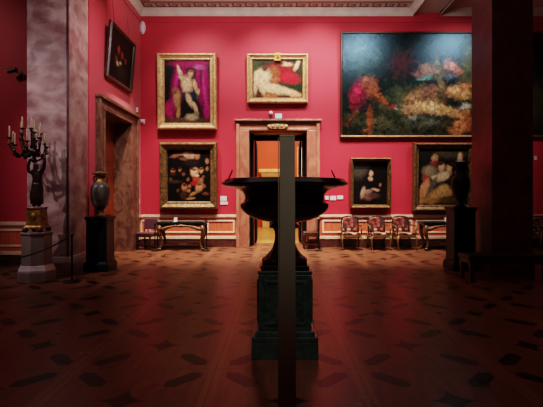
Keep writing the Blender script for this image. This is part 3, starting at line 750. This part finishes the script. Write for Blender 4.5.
# ------------------------------------------------------------------ furniture along the wall
def console(loc, label, group='console tables'):
    t = empty('console_table', loc, (0,0,0), label, 'table', group)
    MB().box(-.67, .67, -.24, .24, .715, .765).box(-.645, .645, -.22, .22, .69, .715).build('table_top', TEALT, t, bevel=.01)
    m = MB().box(-.60, .60, -.20, .20, .64, .69)
    m.build('apron', WOOD, t, bevel=.01)
    m = MB()
    # carved swag along the front
    pts = [(-.58, -.205, .55), (-.47, -.215, .57), (-.36, -.215, .62), (-.2, -.22, .655), (0, -.225, .66), (.2, -.22, .655), (.36, -.215, .62), (.47, -.215, .57), (.58, -.205, .55)]
    m.tube(pts, [.05,.055,.045,.03,.035,.03,.045,.055,.05], 8)
    m.ball((0, -.225, .66), .08, .03, .045)
    m.build('carving', AGED, t, smooth=True)
    for i in (-1, 1):
        for j in (-1, 1):
            p = [(i*.57, j*.18, .66), (i*.60, j*.20, .55), (i*.585, j*.19, .42), (i*.54, j*.17, .28), (i*.53, j*.17, .16), (i*.56, j*.19, .06), (i*.58, j*.20, .02)]
            MB().tube(p, [.06,.06,.055,.035,.03,.035,.02], 10).ball((i*.58, j*.20, .03), .05, .05, .03).build('leg', AGED, t, smooth=True)
    MB().box(-.54, .54, -.17, -.13, .10, .16).box(-.54, .54, .13, .17, .10, .16).box(-.1, .1, -.15, .15, .10, .15).build('stretcher', WOOD, t, bevel=.008)
    return t
console((X(182.5, 11.6), 11.62, 0), 'carved gilt console table with a dark top under the crowded painting on the left')
console((X(445, 11.6), 11.62, 0), 'carved gilt console table partly hidden behind the tall black pedestal')
def table_sign(loc, label):
    t = empty('table_card', loc, (0,0,0), label, 'card', 'small cards on the consoles')
    MB().box(-.05, .05, -.03, .03, 0, .015).build('foot', PLATE, t, bevel=.003)
    MB().box(-.045, .045, -.006, .006, .012, .12, Matrix.Rotation(R(-12), 4, 'X')).build('card', PLATE, t)
table_sign((X(175.5, 11.5), 11.5, .766), 'small pale card standing on the left console')
table_sign((X(446.5, 11.5), 11.5, .766), 'small pale card standing on the right console')

def armchair(loc, rz, label):
    t = empty('armchair', loc, (0,0,rz), label, 'armchair', 'tapestry armchairs along the wall')
    # front is -y
    MB().box(-.25, .25, -.23, .22, .40, .47).build('seat', FLORAL, t, bevel=.03)
    m = MB().box(-.27, .27, -.25, -.21, .34, .40).box(-.27, .27, .20, .24, .34, .40).box(-.27, -.23, -.21, .20, .34, .40).box(.23, .27, -.21, .20, .34, .40)
    m.build('seat_rail', GOLDD, t, bevel=.01)
    bk = empty('backrest', (0, .22, .40)); bk.parent = t; bk.rotation_euler = (R(-9),0,0)
    # upholstered panel, arched top
    def arch(w2, z0, z1, rise, n=10):
        pl = [(-w2, z0), (w2, z0)]
        for k in range(n+1):
            a = PI*k/n
            pl.append((w2*math.cos(a), z1 + rise*math.sin(a)))
        return pl
    p1 = arch(.20, .10, .42, .06)
    m = MB(); lo = [m.bm.verts.new((x, -.035, z)) for x, z in p1]; hi = [m.bm.verts.new((x, .02, z)) for x, z in p1]
    m.face(lo); m.face(hi[::-1])
    for k in range(len(p1)): m.face([lo[k], lo[(k+1)%len(p1)], hi[(k+1)%len(p1)], hi[k]])
    m.build('upholstery', FLORAL, bk, bevel=.012)
    m = MB(); pts = [(-.225, 0, -.02), (-.23, 0, .2)] + [(.23*math.cos(PI-PI*k/10), 0, .43+.075*math.sin(PI*k/10)) for k in range(11)] + [(.23, 0, .2), (.225, 0, -.02)]
    m.tube(pts, .022, 8); m.tube([(-.225, 0, .08), (.225, 0, .08)], .018, 8)
    m.build('frame', WOOD, bk, smooth=True)
    for s in (-1, 1):
        MB().tube([(s*.24, .25, .66), (s*.28, .08, .66), (s*.29, -.12, .65), (s*.29, -.19, .62), (s*.27, -.17, .55), (s*.255, -.18, .42)], [.018,.02,.022,.022,.018,.02], 8).build('arm', GOLDD, t, smooth=True)
        MB().tube([(s*.25, -.23, .38), (s*.265, -.25, .28), (s*.25, -.235, .14), (s*.245, -.24, .05), (s*.26, -.26, .012)], [.035,.03,.02,.018,.022], 8).build('leg', GOLDD, t, smooth=True)
        MB().tube([(s*.24, .22, .38), (s*.24, .25, .2), (s*.24, .30, .012)], [.028,.024,.02], 8).build('leg', GOLDD, t, smooth=True)
    return t
ac = armchair((X(351, 11.6), 11.6, 0), R(-3), 'tapestry armchair nearest the doorway, first of the row of three')
def adup(px, rz, label):
    r = dup(ac, (X(px, 11.6), 11.6, 0), (0,0,R(rz)), label, 'tapestry armchairs along the wall')
    return r
adup(378.8, 2, 'tapestry armchair in the middle of the row under the portrait of the woman in black')
adup(404.2, 4, 'tapestry armchair at the end of the row beside the right console')
adup(545, 0, 'tapestry armchair glimpsed beyond the right pier')

def plain_chair(name, loc, rz, label, um, back_w=.21, group=None, hb=.88):
    t = empty(name, loc, (0,0,rz), label, 'chair', group)
    MB().box(-.215, .215, -.21, .21, .415, .475).build('seat', um, t, bevel=.025)
    MB().box(-.22, .22, -.215, .215, .355, .415).build('seat_rail', WOOD, t, bevel=.006)
    bk = MB().box(-back_w, back_w, .185, .235, .54, hb, None); 
    bk.build('backrest', um, t, bevel=.02)
    for s in (-1, 1):
        MB().frust(s*.195, -.19, 0, .36, .017, .017, .024, .024).build('leg', WOOD, t, bevel=.004)
        MB().tube([(s*.195, .235, .0), (s*.195, .20, .36), (s*.20, .205, .55), (s*.20, .225, hb+.01)], .02, 8).build('leg', WOOD, t, smooth=True)
    MB().box(-.19, .19, -.20, -.18, .15, .18).box(-.20, -.18, -.18, .2, .12, .15).box(.18, .20, -.18, .2, .12, .15).build('stretcher', WOOD, t)
    return t
plain_chair('side_chair', (X(147.2, 11.6), 11.6, 0), R(-14), 'dark chair with purple velvet seat and square back in the left corner', PURPLE, hb=.84)
plain_chair('side_chair', (X(310.8, 11.75), 11.76, 0), R(-90), 'plain dark wooden chair in profile against the doorway casing', WOOD, hb=.84, back_w=.18)

bn = empty('bench', (X(504, 7.35), 7.4, 0), label='long low dark leather bench in front of the right pier', cat='bench')
BW = .70
MB().box(-BW, BW, -.24, .24, .38, .46).build('seat', LEATH, bn, bevel=.025)
MB().box(-BW+.03, BW-.03, -.21, .21, .31, .38).build('seat_rail', WOOD, bn, bevel=.008)
for i in (-1, 1):
    for j in (-1, 1):
        MB().frust(i*(BW-.07), j*.18, 0, .31, .025, .025, .038, .038).build('leg', WOOD, bn, bevel=.005)

# ------------------------------------------------------------------ small fittings on the walls
def plate(x0, y0, x1, y1, label, group='white wall labels', m=PLATE, name='wall_label'):
    o = MB().box(X(x0), X(x1), D-.018, D-.001, Z(y1), Z(y0)).build(name, m, None, bevel=.003); return tag(o, label, 'label', group)
plate(220.3, 196.2, 226.8, 200.8, 'upper white label between the crowded painting and the doorway')
plate(220.3, 201.6, 227.8, 204.6, 'lower white label between the crowded painting and the doorway')
plate(325.2, 196, 328.6, 199.6, 'white label nearest the doorway, partly behind the bowl rim')
plate(330, 196, 336, 200.2, 'largest white label, middle of the three right of the bowl')
plate(337.2, 195.6, 343, 199.2, 'white label nearest the portrait, last of three right of the bowl')
plate(534, 156, 536.6, 160, 'small white label beyond the right pier')
tag(plate(275.2, 113.8, 281.8, 118.4, 'pale teal sign plate above the central doorway', None, PLATET, 'door_sign'), cat='sign')
dv = empty('door_sensor', (X(271), D, Z(119.3)), label='small black and white sensor standing on the doorway moulding beside the teal sign', cat='sensor')
MB().box(-.035, .035, -.10, -.01, 0, .05).build('foot', DARKP, dv, bevel=.004)
MB().box(-.012, .012, -.06, -.03, .05, .12).build('arm', DARKP, dv)
MB().ball((.0, -.05, .17), .055, .06, .06).build('head', PLATE, dv, smooth=True)
def wallbox(y, py, label, cat='sensor', w=.09, h=.13, name='wall_sensor', rnd=False):
    # on the left wall, at depth y
    z = Z(py, y)
    t = empty(name, (LW, y, z), (0,0,0), label, cat, 'white fittings on the side wall')
    if rnd:
        MB().lathe([(w,0),(w,.03),(w*.8,.045),(w*.75,.04)], seg=24, M=Matrix.Rotation(R(90), 4, 'Y')).build('rim', PLATE, t, smooth='auto')
        MB().lathe([(w*.74,.02),(w*.7,.041),(0,.042)], seg=24, M=Matrix.Rotation(R(90), 4, 'Y')).build('dial', GREYST2, t)
    else:
        MB().box(0, .045, -w/2, w/2, -h/2, h/2).build('housing', PLATE, t, bevel=.01)
        MB().ball((.045, 0, 0), .012, .02, .02).build('lens', DARKP, t, smooth=True)
    return t
wallbox(11.76, 110, 'upper small white box beside the marble door casing')
wallbox(11.80, 129.8, 'lower small white box beside the marble door casing')
wallbox(11.84, 201, 'round white dial low on the side wall near the corner', 'gauge', .09, .09, 'wall_gauge', True)
wallbox(8.99, 199.5, 'small white plate behind the urn, beside the pink pier', 'plate', .07, .09, 'wall_plate')
sp = empty('wall_speaker', (X(141.8)+.03, D, Z(28)), label='large white oval alarm unit high in the wall corner', cat='alarm')
MB().ball((0, -.02, 0), .085, .08, .19).build('housing', PLATE, sp, smooth=True)
MB().box(-.05, .05, -.03, 0, -.1, .1).build('bracket', PLATE, sp)
sd = empty('motion_sensor', (X(142.8), D, Z(121.5)), label='small round white sensor on the wall left of the magenta curtain painting', cat='sensor')
MB().lathe([(.055,0),(.055,.03),(.04,.06),(0,.075)], seg=20, M=Matrix.Rotation(R(90), 4, 'X')).build('dome', PLATE, sd, smooth='auto')
MB().box(-.065, .065, -.012, 0, -.065, .065).build('mount', PLATE, sd)
cm = empty('security_camera', (X(21, 8.9), 8.9, Z(76, 8.9)), label='dark security camera on a pale bracket on the shadowed wall at far left', cat='camera')
MB().box(-.03, .03, -.02, 0, -.10, .10).build('mount', DARKP, cm)
MB().tube([(0, -.02, .03), (0, -.10, .04), (-.05, -.14, .05)], .018, 8).build('arm', PLATE, cm, smooth=True)
MB().lathe([(.03,-.10),(.045,-.09),(.045,.09),(.035,.10)], seg=16, M=Matrix.Translation((-.09,-.15,.07)) @ Matrix.Rotation(R(75), 4, 'Y')).build('body', DARKP, cm, smooth='auto')

# ------------------------------------------------------------------ light
def spot(loc, target, power, ang=70, blend=.7, col=(1,.9,.82), rad=.12):
    l = bpy.data.lights.new('spot', 'SPOT'); l.energy = power; l.spot_size = R(ang); l.spot_blend = blend; l.color = col; l.shadow_soft_size = rad
    o = bpy.data.objects.new('spotlight', l); C.objects.link(o); o.location = loc
    o.rotation_euler = (Vector(target)-Vector(loc)).to_track_quat('-Z', 'Y').to_euler(); return o
def area(loc, target, power, sx, sy, col=(1,.9,.82)):
    l = bpy.data.lights.new('area', 'AREA'); l.energy = power; l.shape = 'RECTANGLE'; l.size = sx; l.size_y = sy; l.color = col
    o = bpy.data.objects.new('unseen_area_light', l); C.objects.link(o); o.location = loc
    o.rotation_euler = (Vector(target)-Vector(loc)).to_track_quat('-Z', 'Y').to_euler(); return o
WARM = (1, .88, .80)
for x, y, tx, tz, p, ang in ((-2.4, 10.0, -2.1, 4.3, 200, 78), (-.2, 9.9, -.2, 4.6, 270, 74), (1.3, 9.8, 1.1, 4.9, 330, 70), (2.8, 9.15, 2.6, 3.8, 360, 80)):
    spot((x, y, H-.12), (tx, D, tz), p, ang, 1, WARM)
spot((6.0, 9.15, H-.12), (5.2, D, 4.0), 330, 80, 1, WARM)
# wash over the side wall
spot((-1.2, 7.9, H-.12), (LW, 9.4, 4.2), 250, 54, 1, WARM)
# added unseen downlights for the low band of the back wall and floor
for x in (-2.9, -1.2, .9, 2.6):
    spot((x, 9.9, H-.1), (x, 11.4, 0), 1350, 54, 1, (1, .76, .64))
# hidden uplight added to brighten the cornice and ceiling border
area((0, 9.6, 6.1), (0, 12.0, 6.95), 40, 7, .3, (1, .9, .85))
# pier and candelabrum, from the upper left of the hall
spot((-6.8, 4.0, 6.6), (-4.1, 7.9, 2.0), 420, 40, 1, (.95, .82, .86), .05)
spot((-.9, 5.0, 6.7), (-3.95, 8.1, 3.8), 380, 52, 1, (.95, .87, .92), .1)
spot((-8.0, 5.5, 6.6), (-6.6, 8.9, 4.2), 90, 60, 1, WARM)  # unseen spot added to brighten the red wall at far left
# room beyond
area((0, 16, 5.3), (0, 16, 0), 230, 2.5, 2.5, (1, .84, .60))
# dim hall: weak fill added overhead, an unseen source
area((0, 4.2, 6.7), (0, 4.6, 0), 15, 9, 2.5, (1, .80, .70))
spot((.9, -1.6, 6.5), (.05, 3.2, 1.1), 230, 17, 1, (1, .92, .84), .2)  # unseen spot added behind the camera to brighten post and bowl
w = bpy.data.worlds.new('world'); bpy.context.scene.world = w; w.use_nodes = True
w.node_tree.nodes['Background'].inputs[0].default_value = (.9,.6,.55,1); w.node_tree.nodes['Background'].inputs[1].default_value = .03

# ------------------------------------------------------------------ camera
cd = bpy.data.cameras.new('camera'); co = bpy.data.objects.new('camera', cd); C.objects.link(co)
co.location = (0, 0, EYE); co.rotation_euler = (R(90), 0, 0)
cd.sensor_width = 36; cd.lens = F*36/543; cd.clip_start = .05
cd.shift_x = -(VX-271.5)/543; cd.shift_y = -(203.5-VY)/543
bpy.context.scene.camera = co
vs = bpy.context.scene.view_settings
vs.view_transform = 'Filmic'; vs.look = 'Medium High Contrast'; vs.exposure = 0.9
